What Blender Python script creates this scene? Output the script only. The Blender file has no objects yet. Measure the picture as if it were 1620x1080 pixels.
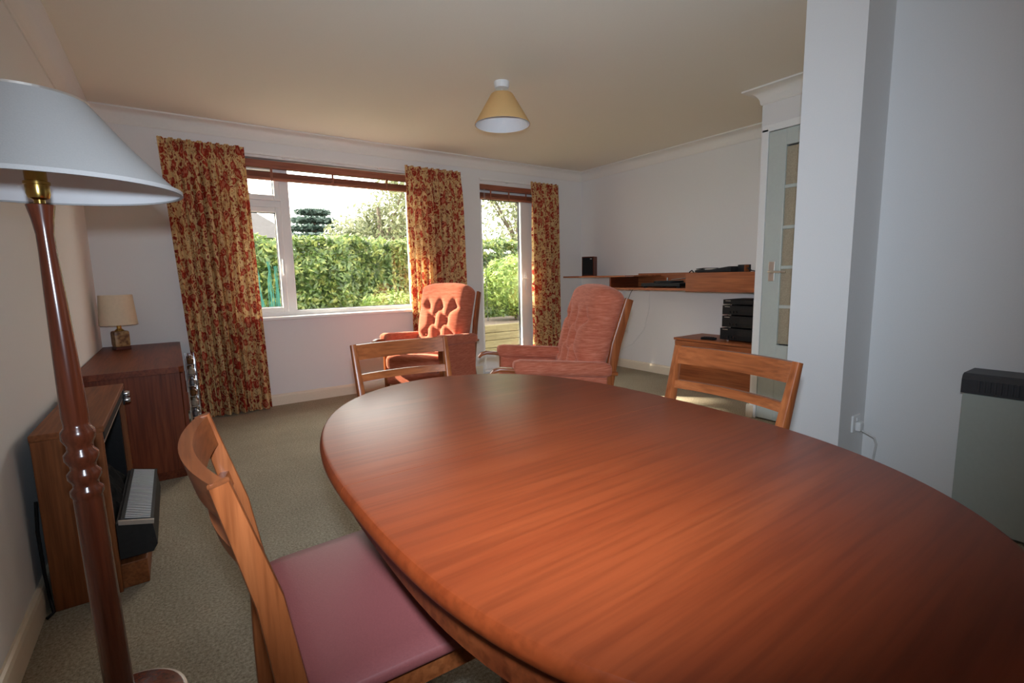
import bpy, bmesh, math, random
from mathutils import Vector, Matrix, noise
PI = math.pi
S = bpy.context.scene
COL = S.collection
random.seed(7)

# ------------------------------------------------------------------ camera
H = 2.4; D = 4.755; LX = -0.469; RX = 4.43; HX = 3.60; HY = 1.97; NX = 2.60; NY0 = 0.97; NY1 = 1.23; DX = 2.90; BY = -3.2
CAMZ = 1.1149
cd = bpy.data.cameras.new('camera'); cam = bpy.data.objects.new('camera', cd); COL.objects.link(cam)
cd.sensor_width = 36.0; cd.lens = 767.43 / 1620 * 36; cd.clip_start = 0.02; cd.clip_end = 200
yaw, pitch, roll = 0.6069, 0.1328, -0.0201
fw = Vector((math.sin(yaw) * math.cos(pitch), math.cos(yaw) * math.cos(pitch), -math.sin(pitch)))
rt = Vector((math.cos(yaw), -math.sin(yaw), 0)); up = rt.cross(fw)
r2 = math.cos(roll) * rt + math.sin(roll) * up; u2 = -math.sin(roll) * rt + math.cos(roll) * up
cam.matrix_world = Matrix(((r2.x, u2.x, -fw.x, 0), (r2.y, u2.y, -fw.y, 0), (r2.z, u2.z, -fw.z, CAMZ), (0, 0, 0, 1)))
S.camera = cam

# ------------------------------------------------------------------ view, sky, sun, flash
S.view_settings.view_transform = 'Standard'; S.view_settings.look = 'None'
S.view_settings.gamma = 1.0; S.view_settings.use_curve_mapping = False
S.view_settings.exposure = 0.0
W = bpy.data.worlds.new('world'); S.world = W; W.use_nodes = True
bg = W.node_tree.nodes['Background']; bg.inputs['Color'].default_value = (1.0, 0.96, 0.90, 1); bg.inputs['Strength'].default_value = 9.0
S.cycles.use_denoising = True
S.cycles.max_bounces = 10; S.cycles.diffuse_bounces = 7; S.cycles.transparent_max_bounces = 12
S.cycles.sample_clamp_indirect = 6.0

def aim(o, d): o.rotation_euler = Vector(d).to_track_quat('-Z', 'Y').to_euler()
def light(name, kind, loc, d, energy, color):
    l = bpy.data.lights.new(name, kind); o = bpy.data.objects.new(name, l); COL.objects.link(o)
    o.location = loc; aim(o, d); l.energy = energy; l.color = color; return o, l
sun_from = Vector((-0.66, 0.75, 0.55))
sun_o, sun_l = light('sun', 'SUN', (-6, 12, 8), -sun_from, 28.0, (1.0, 0.86, 0.68)); sun_l.angle = math.radians(0.8)
# the photographer's flash, on the camera just above the lens
fl_d = fw * math.cos(math.radians(9)) + u2 * math.sin(math.radians(9))
fl_o, fl_l = light('camera_flash', 'SPOT', Vector((0, 0, CAMZ)) + u2 * 0.11 + r2 * 0.0 - fw * 0.02, fl_d, 225.0, (0.73, 0.86, 1.0))
fl_l.spot_size = math.radians(114); fl_l.spot_blend = 1.0; fl_l.shadow_soft_size = 0.03
# daylight portals in the openings
for nm, x0, x1, z0, z1 in (('window_portal', 0.52, 2.10, 0.82, 2.10), ('door_portal', 2.92, 3.68, 0.05, 2.10)):
    o, l = light(nm, 'AREA', ((x0 + x1) / 2, D + 0.30, (z0 + z1) / 2), (0, -1, 0), 1.0, (1, 1, 1))
    l.shape = 'RECTANGLE'; l.size = x1 - x0; l.size_y = z1 - z0; l.cycles.is_portal = True

# ------------------------------------------------------------------ helpers
class MB:
    def __init__(s): s.bm = bmesh.new()
    def box(s, x0, y0, z0, x1, y1, z1, b=0.0, seg=2):
        r = bmesh.ops.create_cube(s.bm, size=1.0)
        for v in r['verts']:
            v.co = Vector((x0 + (v.co.x + .5) * (x1 - x0), y0 + (v.co.y + .5) * (y1 - y0), z0 + (v.co.z + .5) * (z1 - z0)))
        if b > 0:
            es = list({e for v in r['verts'] for e in v.link_edges})
            bmesh.ops.bevel(s.bm, geom=es, offset=b, segments=seg, affect='EDGES', profile=.5)
        return s
    def loft(s, loops, close=True, cap=True):
        rings = [[s.bm.verts.new(Vector(p)) for p in lp] for lp in loops]
        n = len(rings[0])
        for a, b in zip(rings, rings[1:]):
            for i in range(n if close else n - 1):
                j = (i + 1) % n
                s.bm.faces.new((a[i], a[j], b[j], b[i]))
        if cap and close:
            s.bm.faces.new(list(reversed(rings[0]))); s.bm.faces.new(rings[-1])
        return s
    def bar(s, pts, w, d, side=(1, 0, 0), b=0.0):
        # rectangular bar along pts, w along `side`, d along the other; w and d may be lists
        pts = [Vector(p) for p in pts]; n = len(pts); loops = []
        for i, p in enumerate(pts):
            t = (pts[min(i + 1, n - 1)] - pts[max(i - 1, 0)]).normalized()
            sd = Vector(side); sd = (sd - t * sd.dot(t)).normalized(); o = t.cross(sd)
            ww = (w[i] if isinstance(w, (list, tuple)) else w) / 2; dd = (d[i] if isinstance(d, (list, tuple)) else d) / 2
            c = min(b, ww * .9, dd * .9)
            if c > 0:
                q = [(-ww + c, -dd), (ww - c, -dd), (ww - c * .3, -dd + c * .3), (ww, -dd + c), (ww, dd - c), (ww - c * .3, dd - c * .3), (ww - c, dd), (-ww + c, dd), (-ww + c * .3, dd - c * .3), (-ww, dd - c), (-ww, -dd + c), (-ww + c * .3, -dd + c * .3)]
            else: q = [(-ww, -dd), (ww, -dd), (ww, dd), (-ww, dd)]
            loops.append([p + sd * a + o * e for a, e in q])
        return s.loft(loops)
    def tube(s, pts, r, n=10, cap=True):
        pts = [Vector(p) for p in pts]; m = len(pts); loops = []; prev = None
        for i, p in enumerate(pts):
            t = (pts[min(i + 1, m - 1)] - pts[max(i - 1, 0)]).normalized()
            a = prev if prev is not None else (Vector((0, 0, 1)) if abs(t.z) < .9 else Vector((1, 0, 0)))
            a = (a - t * a.dot(t)).normalized(); prev = a; o = t.cross(a)
            rr = r[i] if isinstance(r, (list, tuple)) else r
            loops.append([p + (a * math.cos(k * 2 * PI / n) + o * math.sin(k * 2 * PI / n)) * rr for k in range(n)])
        return s.loft(loops, cap=cap)
    def lathe(s, prof, n=32, c=(0, 0, 0), cap=True):
        c = Vector(c)
        return s.loft([[c + Vector((r * math.cos(k * 2 * PI / n), r * math.sin(k * 2 * PI / n), z)) for k in range(n)] for r, z in prof], cap=cap)
    def prism(s, poly, a, b, axis='z'):
        f = {'z': lambda u, v, t: (u, v, t), 'y': lambda u, v, t: (u, t, v), 'x': lambda u, v, t: (t, u, v)}[axis]
        return s.loft([[f(u, v, a) for u, v in poly], [f(u, v, b) for u, v in poly]])
    def rbox(s, x0, y0, z0, x1, y1, z1, r, n=12, fn=None):
        # soft rounded block, subdivided so it can be shaped by fn(Vector)->Vector
        hx, hy, hz = (x1 - x0) / 2, (y1 - y0) / 2, (z1 - z0) / 2; c = Vector(((x0 + x1) / 2, (y0 + y1) / 2, (z0 + z1) / 2))
        t = bmesh.new(); bmesh.ops.create_cube(t, size=2.0)
        bmesh.ops.subdivide_edges(t, edges=t.edges[:], cuts=n, use_grid_fill=True)
        idx = {}
        for v in t.verts:
            p = Vector((v.co.x * hx, v.co.y * hy, v.co.z * hz))
            rr = min(r, hx, hy, hz)
            q = Vector((max(-hx + rr, min(hx - rr, p.x)), max(-hy + rr, min(hy - rr, p.y)), max(-hz + rr, min(hz - rr, p.z))))
            d = p - q
            if d.length > 1e-9: p = q + d.normalized() * rr
            p = p + c
            if fn: p = fn(p)
            idx[v] = s.bm.verts.new(p)
        for f in t.faces: s.bm.faces.new([idx[v] for v in f.verts])
        t.free(); return s

def obj(name, mb, m, parent=None, smooth=False, angle=0.6, loc=None):
    bm = mb.bm if isinstance(mb, MB) else mb
    bmesh.ops.recalc_face_normals(bm, faces=bm.faces[:])
    me = bpy.data.meshes.new(name); bm.to_mesh(me); bm.free()
    me.materials.append(m)
    if smooth:
        for p in me.polygons: p.use_smooth = True
        me.set_sharp_from_angle(angle=angle)
    o = bpy.data.objects.new(name, me); COL.objects.link(o)
    if parent is not None: o.parent = parent
    if loc is not None: o.location = loc
    return o
def tag(o, label, cat, group=None):
    o['label'] = label; o['category'] = cat
    if group: o['group'] = group
    return o
def thing(name, label, cat, loc=(0, 0, 0), rz=0.0, group=None):
    o = bpy.data.objects.new(name, None); o.empty_display_size = .05; COL.objects.link(o)
    o.location = loc; o.rotation_euler = (0, 0, rz); return tag(o, label, cat, group)
def struct(name, mb, m, parent=None, smooth=False):
    o = obj(name, mb, m, parent, smooth)
    if parent is None: o['kind'] = 'structure'
    return o
def dup(root, loc, rz, label):
    r = root.copy(); COL.objects.link(r); r.location = loc; r.rotation_euler = (0, 0, rz); r['label'] = label
    for ch in list(root.children):
        c = ch.copy(); COL.objects.link(c); c.parent = r
        for g in ch.children:
            d = g.copy(); COL.objects.link(d); d.parent = c
    return r

# ------------------------------------------------------------------ materials
def mat(name):
    m = bpy.data.materials.new(name); m.use_nodes = True
    nt = m.node_tree; return m, nt, nt.nodes['Principled BSDF']
def N(nt, t, **kw):
    n = nt.nodes.new(t)
    for k, v in kw.items():
        if k in n.inputs: n.inputs[k].default_value = v
        else: setattr(n, k, v)
    return n
def ramp(nt, fac, stops):
    r = nt.nodes.new('ShaderNodeValToRGB'); e = r.color_ramp.elements
    while len(e) < len(stops): e.new(.5)
    for x, (p, c) in zip(e, stops): x.position = p; x.color = (*c, 1)
    nt.links.new(fac, r.inputs['Fac']); return r.outputs['Color']
def bump(nt, h, bs, strength, dist=.01):
    b = N(nt, 'ShaderNodeBump', Strength=strength, Distance=dist)
    nt.links.new(h, b.inputs['Height']); nt.links.new(b.outputs['Normal'], bs.inputs['Normal'])
def plain(name, c, rough=.5, metal=0.0, spec=.5, var=0.06, bumps=0.0, bscale=60):
    m, nt, bs = mat(name)
    tc = N(nt, 'ShaderNodeTexCoord'); nz = N(nt, 'ShaderNodeTexNoise', Scale=bscale, Detail=3.0)
    nt.links.new(tc.outputs['Object'], nz.inputs['Vector'])
    a = tuple(max(0, x * (1 - var)) for x in c); b = tuple(min(1, x * (1 + var)) for x in c)
    nt.links.new(ramp(nt, nz.outputs['Fac'], [(.3, a), (.7, b)]), bs.inputs['Base Color'])
    bs.inputs['Roughness'].default_value = rough; bs.inputs['Metallic'].default_value = metal; bs.inputs['Specular IOR Level'].default_value = spec
    if bumps: bump(nt, nz.outputs['Fac'], bs, bumps, .004)
    return m
def wood(name, dark, mid, lite, axis='x', rough=.38, scale=1.0, spec=.4, coat=0.0, fine=.75):
    m, nt, bs = mat(name)
    tc = N(nt, 'ShaderNodeTexCoord'); mp = N(nt, 'ShaderNodeMapping')
    k = {'x': (1.1, 16, 16), 'y': (16, 1.1, 16), 'z': (16, 16, 1.1)}[axis]
    mp.inputs['Scale'].default_value = tuple(v * scale for v in k)
    nt.links.new(tc.outputs['Object'], mp.inputs['Vector'])
    n1 = N(nt, 'ShaderNodeTexNoise', Scale=1.0, Detail=6.0, Roughness=.62, Distortion=.7)
    nt.links.new(mp.outputs['Vector'], n1.inputs['Vector'])
    mp2 = N(nt, 'ShaderNodeMapping'); mp2.inputs['Scale'].default_value = tuple(v * scale * (6 if v > 5 else 3.5) for v in k)
    nt.links.new(tc.outputs['Object'], mp2.inputs['Vector'])
    n2 = N(nt, 'ShaderNodeTexNoise', Scale=1.0, Detail=4.0); nt.links.new(mp2.outputs['Vector'], n2.inputs['Vector'])
    c1 = ramp(nt, n1.outputs['Fac'], [(.30, dark), (.5, mid), (.70, lite)])
    c2 = ramp(nt, n2.outputs['Fac'], [(.36, (.62, .58, .55)), (.56, (1, 1, 1))])
    mx = N(nt, 'ShaderNodeMix', data_type='RGBA', blend_type='MULTIPLY'); mx.inputs[0].default_value = fine
    nt.links.new(c1, mx.inputs[6]); nt.links.new(c2, mx.inputs[7])
    nt.links.new(mx.outputs[2], bs.inputs['Base Color'])
    bs.inputs['Roughness'].default_value = rough; bs.inputs['Specular IOR Level'].default_value = spec
    bs.inputs['Coat Weight'].default_value = coat; bs.inputs['Coat Roughness'].default_value = .2
    bump(nt, n2.outputs['Fac'], bs, .08, .002)
    return m
TD, TM, TL = (.155, .030, .009), (.235, .052, .015), (.33, .085, .026)
M = {}
for ax in 'xyz':
    M['teak_' + ax] = wood('teak_grain_' + ax, TD, TM, TL, ax)
    M['chair_' + ax] = wood('chair_teak_' + ax, (.22, .058, .017), (.32, .090, .027), (.42, .132, .043), ax, .32)
    M['shelf_' + ax] = wood('shelf_teak_' + ax, (.26, .068, .020), (.36, .105, .032), (.46, .145, .048), ax, .45)
    M['side_' + ax] = wood('sideboard_teak_' + ax, (.115, .024, .008), (.165, .036, .012), (.21, .052, .018), ax, .42, spec=.25)
    M['fire_' + ax] = wood('fire_teak_' + ax, (.17, .050, .014), (.235, .074, .022), (.30, .105, .034), ax, .5, spec=.25)
    M['slat_' + ax] = wood('terracotta_wood_' + ax, (.28, .085, .045), (.36, .12, .065), (.42, .15, .085), ax, .5)
M['table'] = wood('table_teak', (.195, .031, .0075), (.225, .039, .0095), (.260, .049, .0125), 'x', .36, .8, .3, fine=.5)
M['lampwood'] = wood('mahogany_turned', (.10, .022, .010), (.16, .038, .016), (.22, .06, .024), 'z', .22, 1, .6, .3)
M['wall'] = plain('wall_paint', (.78, .765, .755), .85, var=.012, bumps=.05, bscale=180, spec=.2)
M['ceiling'] = plain('ceiling_paint', (.80, .735, .63), .9, var=.012, bumps=.05, bscale=120, spec=.15)
M['coving'] = plain('coving_paint', (.80, .765, .72), .8, var=.01, spec=.2)
M['skirting'] = plain('cream_gloss', (.80, .70, .55), .4, var=.02)
M['upvc'] = plain('white_upvc', (.86, .86, .85), .28, var=.01)
M['gasket'] = plain('black_gasket', (.015, .015, .017), .6)
M['chrome'] = plain('chrome', (.75, .75, .77), .16, 1.0, var=.02)
M['satin'] = plain('satin_aluminium', (.66, .60, .54), .38, .85, var=.03)
M['bright'] = plain('bright_metal', (.70, .70, .72), .45, .6, var=.02)
M['brass'] = plain('brass', (.55, .36, .10), .2, 1.0, var=.05)
M['black'] = plain('black_plastic', (.008, .008, .009), .5, var=.2, spec=.25)
M['blackmat'] = plain('black_fabric', (.014, .014, .016), .8, var=.3)
M['grille_bk'] = plain('black_grille_cloth', (.008, .009, .009), .95, var=.3, bumps=.3, bscale=400)
M['white'] = plain('white_plastic', (.80, .79, .78), .35, var=.02)
M['doorpaint'] = plain('pale_sage_gloss', (.53, .58, .55), .35, var=.02)
M['heater'] = plain('sage_grey_enamel', (.40, .445, .405), .45, var=.02)
M['heatertop'] = plain('charcoal_plastic', (.035, .034, .038), .45, var=.1)
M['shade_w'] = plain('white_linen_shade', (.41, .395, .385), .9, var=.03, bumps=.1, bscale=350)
M['shade_in'] = plain('white_shade_lining', (.82, .82, .84), .7, var=.01)
M['shade_cream'] = plain('cream_card_shade', (.70, .58, .42), .85, var=.03)
M['shade_straw'] = plain('straw_fabric_shade', (.72, .45, .19), .85, var=.05, bumps=.1, bscale=300)
M['seatvinyl'] = plain('maroon_vinyl', (.30, .085, .083), .55, var=.05, bumps=.12, bscale=260)
M['steel_box'] = plain('dark_painted_steel', (.022, .020, .019), .6, var=.1, spec=.15)
M['coal'] = plain('coal', (.006, .006, .006), .9, var=.5, bumps=.8, bscale=35, spec=.06)
M['cord_w'] = plain('white_cable', (.62, .60, .57), .5)
M['soil'] = plain('grass_ground', (.10, .15, .045), .95, var=.4, bscale=9)
M['bark'] = plain('bark', (.10, .075, .055), .9, var=.3, bumps=.5, bscale=30)
M['paving'] = plain('paving', (.17, .145, .11), .9, var=.2, bscale=9)
M['timber'] = wood('weathered_timber', (.085, .07, .03), (.12, .10, .045), (.16, .135, .07), 'x', .8)
M['brick'] = plain('red_brick', (.09, .045, .032), .9, var=.25, bscale=20)
M['tile'] = plain('grey_roof_tile', (.035, .032, .035), .8, var=.3, bscale=14)
M['net'] = plain('teal_netting', (.004, .10, .08), .6, var=.1)

def fabric_salmon():
    m, nt, bs = mat('salmon_chenille')
    tc = N(nt, 'ShaderNodeTexCoord'); mp = N(nt, 'ShaderNodeMapping'); mp.inputs['Scale'].default_value = (14, 14, 150)
    nt.links.new(tc.outputs['Object'], mp.inputs['Vector'])
    n = N(nt, 'ShaderNodeTexNoise', Scale=1.0, Detail=4.0, Roughness=.65); nt.links.new(mp.outputs['Vector'], n.inputs['Vector'])
    nt.links.new(ramp(nt, n.outputs['Fac'], [(.3, (.37, .085, .045)), (.52, (.48, .135, .075)), (.72, (.60, .20, .125))]), bs.inputs['Base Color'])
    bs.inputs['Roughness'].default_value = .9; bs.inputs['Specular IOR Level'].default_value = .15
    bs.inputs['Sheen Weight'].default_value = .35; bs.inputs['Sheen Roughness'].default_value = .5; bs.inputs['Sheen Tint'].default_value = (.9, .5, .4, 1)
    bump(nt, n.outputs['Fac'], bs, .25, .004); return m
M['salmon'] = fabric_salmon()

def carpet():
    m, nt, bs = mat('carpet')
    tc = N(nt, 'ShaderNodeTexCoord')
    n1 = N(nt, 'ShaderNodeTexNoise', Scale=110.0, Detail=4.0, Roughness=.8); n2 = N(nt, 'ShaderNodeTexNoise', Scale=2.6, Detail=4.0, Roughness=.6)
    for n in (n1, n2): nt.links.new(tc.outputs['Object'], n.inputs['Vector'])
    a = ramp(nt, n1.outputs['Fac'], [(.34, (.225, .19, .132)), (.66, (.57, .505, .385))]); b = ramp(nt, n2.outputs['Fac'], [(.35, (.86, .86, .86)), (.65, (1, 1, 1))])
    mx = N(nt, 'ShaderNodeMix', data_type='RGBA', blend_type='MULTIPLY'); mx.inputs[0].default_value = 1
    nt.links.new(a, mx.inputs[6]); nt.links.new(b, mx.inputs[7]); nt.links.new(mx.outputs[2], bs.inputs['Base Color'])
    bs.inputs['Roughness'].default_value = 1; bs.inputs['Specular IOR Level'].default_value = .05
    bump(nt, n1.outputs['Fac'], bs, .8, .008); return m
M['carpet'] = carpet()

def floral():
    m, nt, bs = mat('floral_curtain'); L = nt.links
    uv = N(nt, 'ShaderNodeUVMap'); ns = N(nt, 'ShaderNodeTexNoise', Scale=14.0, Detail=3.0)
    L.new(uv.outputs['UV'], ns.inputs['Vector'])
    mixv = N(nt, 'ShaderNodeMix', data_type='RGBA', blend_type='LINEAR_LIGHT'); mixv.inputs[0].default_value = .055
    L.new(uv.outputs['UV'], mixv.inputs[6]); L.new(ns.outputs['Color'], mixv.inputs[7])
    def vor(scale, feat='F1', rnd=.85):
        v = N(nt, 'ShaderNodeTexVoronoi', Scale=scale, feature=feat, Randomness=rnd); L.new(mixv.outputs[2], v.inputs['Vector']); return v
    def thr(sock, a, b):
        r = N(nt, 'ShaderNodeMapRange', interpolation_type='SMOOTHSTEP'); r.inputs['From Min'].default_value = a; r.inputs['From Max'].default_value = b
        r.inputs['To Min'].default_value = 1; r.inputs['To Max'].default_value = 0; L.new(sock, r.inputs['Value']); return r.outputs['Result']
    base = ramp(nt, ns.outputs['Fac'], [(.3, (.66, .43, .19)), (.7, (.82, .60, .31))])
    def over(prev, fac, c):
        x = N(nt, 'ShaderNodeMix', data_type='RGBA'); L.new(fac, x.inputs[0]); L.new(prev, x.inputs[6]); x.inputs[7].default_value = (*c, 1); return x.outputs[2]
    edge = vor(13, 'DISTANCE_TO_EDGE'); c = over(base, thr(edge.outputs['Distance'], .012, .03), (.30, .11, .05))
    leaf = vor(34); c = over(c, thr(leaf.outputs['Distance'], .26, .38), (.42, .085, .03))
    leaf2 = vor(21); c = over(c, thr(leaf2.outputs['Distance'], .26, .36), (.30, .04, .028))
    fl = vor(10.5); c = over(c, thr(fl.outputs['Distance'], .38, .44), (.40, .05, .03))
    c = over(c, thr(fl.outputs['Distance'], .24, .30), (.60, .20, .11))
    c = over(c, thr(fl.outputs['Distance'], .10, .16), (.24, .035, .03))
    dif = N(nt, 'ShaderNodeBsdfDiffuse'); tr = N(nt, 'ShaderNodeBsdfTranslucent'); ms = N(nt, 'ShaderNodeMixShader'); ms.inputs[0].default_value = .28
    L.new(c, dif.inputs['Color']); L.new(c, tr.inputs['Color']); L.new(dif.outputs[0], ms.inputs[1]); L.new(tr.outputs[0], ms.inputs[2])
    L.new(ms.outputs[0], nt.nodes['Material Output'].inputs['Surface']); nt.nodes.remove(bs); return m
M['floral'] = floral()

def glass(name, tint=(1, 1, 1), rough=0.0, ior=1.5, refl=1.0):
    m, nt, bs = mat(name); L = nt.links; nt.nodes.remove(bs)
    t = N(nt, 'ShaderNodeBsdfTransparent'); t.inputs['Color'].default_value = (*tint, 1)
    g = N(nt, 'ShaderNodeBsdfGlossy', Roughness=rough); f = N(nt, 'ShaderNodeLayerWeight', Blend=.5)
    pw = N(nt, 'ShaderNodeMath', operation='POWER'); pw.inputs[1].default_value = 5.0; L.new(f.outputs['Facing'], pw.inputs[0])
    ma = N(nt, 'ShaderNodeMath', operation='MULTIPLY_ADD'); ma.inputs[1].default_value = .96; ma.inputs[2].default_value = .04; L.new(pw.outputs[0], ma.inputs[0])
    ms = N(nt, 'ShaderNodeMixShader'); L.new(ma.outputs[0], ms.inputs[0]); L.new(t.outputs[0], ms.inputs[1]); L.new(g.outputs[0], ms.inputs[2])
    L.new(ms.outputs[0], nt.nodes['Material Output'].inputs['Surface']); return m
M['glass'] = glass('clear_glass', (.97, .98, .97))
M['obscure'] = plain('obscure_tan_glass', (.42, .36, .26), .25, var=.12, bumps=.5, bscale=120)

def leafmat(name, a, b, c):
    m, nt, bs = mat(name); L = nt.links
    tc = N(nt, 'ShaderNodeTexCoord'); n = N(nt, 'ShaderNodeTexNoise', Scale=9.0, Detail=3.0); L.new(tc.outputs['Object'], n.inputs['Vector'])
    col = ramp(nt, n.outputs['Fac'], [(.3, a), (.5, b), (.72, c)])
    tr = N(nt, 'ShaderNodeBsdfTranslucent'); ms = N(nt, 'ShaderNodeMixShader'); ms.inputs[0].default_value = .35
    L.new(col, bs.inputs['Base Color']); L.new(col, tr.inputs['Color']); bs.inputs['Roughness'].default_value = .4
    L.new(bs.outputs[0], ms.inputs[1]); L.new(tr.outputs[0], ms.inputs[2]); L.new(ms.outputs[0], nt.nodes['Material Output'].inputs['Surface']); return m
M['hedge'] = leafmat('hedge_leaf', (.022, .05, .012), (.085, .14, .03), (.34, .36, .10))  # palest tone paints in the sun glinting off glossy leaves
M['shrub'] = leafmat('shrub_leaf', (.08, .15, .025), (.17, .25, .05), (.30, .36, .09))
M['dark_leaf'] = leafmat('dark_leaf', (.035, .075, .03), (.07, .13, .05), (.12, .19, .08))
M['pale_leaf'] = leafmat('pale_leaf', (.08, .10, .05), (.15, .17, .09), (.24, .24, .14))
M['conifer'] = leafmat('conifer_leaf', (.05, .085, .075), (.08, .12, .105), (.11, .16, .13))

# ------------------------------------------------------------------ the room shell
T = .28
struct('floor', MB().box(LX - .3, BY - .3, -.12, 4.9, D + .02, 0), M['carpet'])
struct('ceiling', MB().box(LX - .3, BY - .3, H, 4.9, D + T, H + .15), M['ceiling'])
struct('wall_left', MB().box(LX - .15, BY - .3, 0, LX, D + T, H), M['wall'])
WX0, WX1, WZ0, WZ1 = .50, 2.14, .775, 2.165      # window opening
PX0, PX1, PZ1 = 2.905, 3.70, 2.145               # patio door opening
w = MB()
w.box(LX, D, 0, WX0, D + T, H); w.box(WX0, D, 0, WX1, D + T, WZ0); w.box(WX0, D, WZ1, WX1, D + T, H)
w.box(WX1, D, 0, PX0, D + T, H); w.box(PX0, D, PZ1, PX1, D + T, H); w.box(PX1, D, 0, RX + .15, D + T, H)
struct('wall_far', w, M['wall'])
struct('wall_right', MB().box(RX, HY, 0, RX + .2, D, H), M['wall'])
DY0, DY1, DZ = 1.27, 1.93, 2.10
w = MB(); w.box(HX, DY1, 0, RX, HY, H); w.box(HX, NY1, DZ, RX, DY1, H); w.box(HX, NY1, 0, RX, DY0, DZ); w.box(HX + .2, DY0, 0, RX, DY1, DZ)
struct('wall_hall', w, M['wall'])
struct('wall_nib', MB().box(NX, NY0, 0, RX, NY1, H), M['wall'])
struct('wall_dining', MB().box(DX, BY, 0, DX + .3, NY0, H), M['wall'])
struct('wall_near', MB().box(LX, BY - .15, 0, DX + .3, BY, H), M['wall'])

# coving: one concave profile swept round the room with mitred corners
path = [(LX, BY), (LX, D), (RX, D), (RX, HY), (HX, HY), (HX, NY1)]
def offs(i):
    def nrm(a, b):
        d = Vector((b[0] - a[0], b[1] - a[1])).normalized(); return Vector((d.y, -d.x))
    n1 = nrm(path[i - 1], path[i]) if i > 0 else None; n2 = nrm(path[i], path[i + 1]) if i < len(path) - 1 else None
    if n1 is None: return n2
    if n2 is None: return n1
    return n1 + n2
cp = [(0, -.105), (.008, -.105), (.010, -.098)] + [(.012 + .088 * (1 - math.cos(a * PI / 12)), -.096 + .084 * math.sin(a * PI / 12)) for a in range(0, 7)] + [(.104, -.012), (.104, -.001), (0, -.001)]
c = MB(); loops = []
for i, pnt in enumerate(path):
    o_ = offs(i); loops.append([(pnt[0] + o_.x * a, pnt[1] + o_.y * a, H + b) for a, b in cp])
c.loft(loops); struct('trim_1', c, M['coving'], smooth=True)
def skirt(name, a, b, n, h=.10, t=.016):
    a = Vector(a); b = Vector(b); n = Vector(n); k = MB()
    prof = [(0, 0), (t, 0), (t, h - .02), (t * .8, h - .006), (t * .4, h), (0, h)]
    k.loft([[(p.x + n.x * u, p.y + n.y * u, v) for u, v in prof] for p in (a, b)]); struct(name, k, M['skirting'])
skirt('baseboard_left', (LX, BY), (LX, D), (1, 0))
skirt('baseboard_far', (LX, D), (PX0 - .03, D), (0, -1)); skirt('baseboard_far_corner', (PX1 + .03, D), (RX, D), (0, -1))
skirt('baseboard_right', (RX, D), (RX, HY), (-1, 0)); skirt('baseboard_hall', (HX, HY + .016), (HX, DY1), (-1, 0))
skirt('baseboard_nib', (NX, NY0), (NX, NY1), (-1, 0))

# window_1
GY = D + .125
def frame(mb, x0, x1, z0, z1, w_, y0, y1, b=.006):
    mb.box(x0, y0, z0, x0 + w_, y1, z1, b); mb.box(x1 - w_, y0, z0, x1, y1, z1, b); mb.box(x0 + w_, y0, z0, x1 - w_, y1, z0 + w_, b); mb.box(x0 + w_, y0, z1 - w_, x1 - w_, y1, z1, b); return mb
f = frame(MB(), WX0, WX1, .80, WZ1, .045, GY - .035, GY + .04)
f.box(.868, GY - .035, .84, .944, GY + .04, 2.13, .006); f.box(.54, GY - .035, 1.768, .872, GY + .04, 1.826, .006)
win = struct('window_1', f, M['upvc'])
s_ = frame(MB(), .548, .868, .835, 1.768, .047, GY - .052, GY + .02, .008); obj('casement_sash', s_, M['upvc'], win)
s_ = frame(MB(), .548, .868, 1.826, 2.125, .047, GY - .052, GY + .02, .008); obj('top_sash', s_, M['upvc'], win)
for i, (x0, x1, z0, z1) in enumerate(((.595, .821, .882, 1.721), (.595, .821, 1.873, 2.078), (.944, 2.095, .845, 2.12))):
    obj('pane', MB().box(x0, GY - .004, z0, x1, GY + .004, z1), M['glass'], win)
    obj('gasket', frame(MB(), x0 - .001, x1 + .001, z0 - .001, z1 + .001, .006, GY - .012, GY + .01, 0), M['gasket'], win)
h = MB().box(.838, GY - .068, 1.255, .858, GY - .05, 1.32, .004); h.bar([(.848, GY - .085, 1.30), (.848, GY - .088, 1.17)], .016, .012, (1, 0, 0), .003); h.bar([(.848, GY - .06, 1.30), (.848, GY - .088, 1.30)], .014, .014)
obj('handle', h, M['white'], win)
h = MB(); h.tube([(.63, GY - .06, 1.87), (.60, GY - .085, 1.868), (.57, GY - .085, 1.862)], .008, 8); obj('handle', h, M['white'], win)
obj('window_sill', MB().box(WX0 - .05, D - .075, .776, WX1 + .05, GY - .03, .802, .006), M['upvc'], win)
# patio door: door_1
f = frame(MB(), PX0, PX1, -.02, PZ1, .045, GY - .035, GY + .04); dr = struct('door_1', f, M['upvc'])
s_ = MB(); s_.box(2.95, GY - .052, .03, 2.972, GY + .02, 2.10, .004); s_.box(3.515, GY - .052, .03, 3.655, GY + .02, 2.10, .008); s_.box(2.972, GY - .052, .03, 3.515, GY + .02, .215, .008); s_.box(2.972, GY - .052, 2.0, 3.515, GY + .02, 2.10, .008)
obj('door_sash', s_, M['upvc'], dr)
obj('pane', MB().box(2.972, GY - .004, .215, 3.515, GY + .004, 2.0), M['glass'], dr)
obj('gasket', frame(MB(), 2.971, 3.516, .214, 2.001, .007, GY - .012, GY + .01, 0), M['gasket'], dr)
h = MB().box(3.57, GY - .066, .95, 3.60, GY - .05, 1.17, .004); h.bar([(3.585, GY - .06, 1.09), (3.585, GY - .10, 1.09), (3.48, GY - .10, 1.09)], .014, .018, (0, 0, 1), .004); obj('handle', h, M['white'], dr)
obj('threshold', MB().box(PX0, D - .02, -.005, PX1, GY - .03, .03, .004), M['upvc'], dr)

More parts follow.
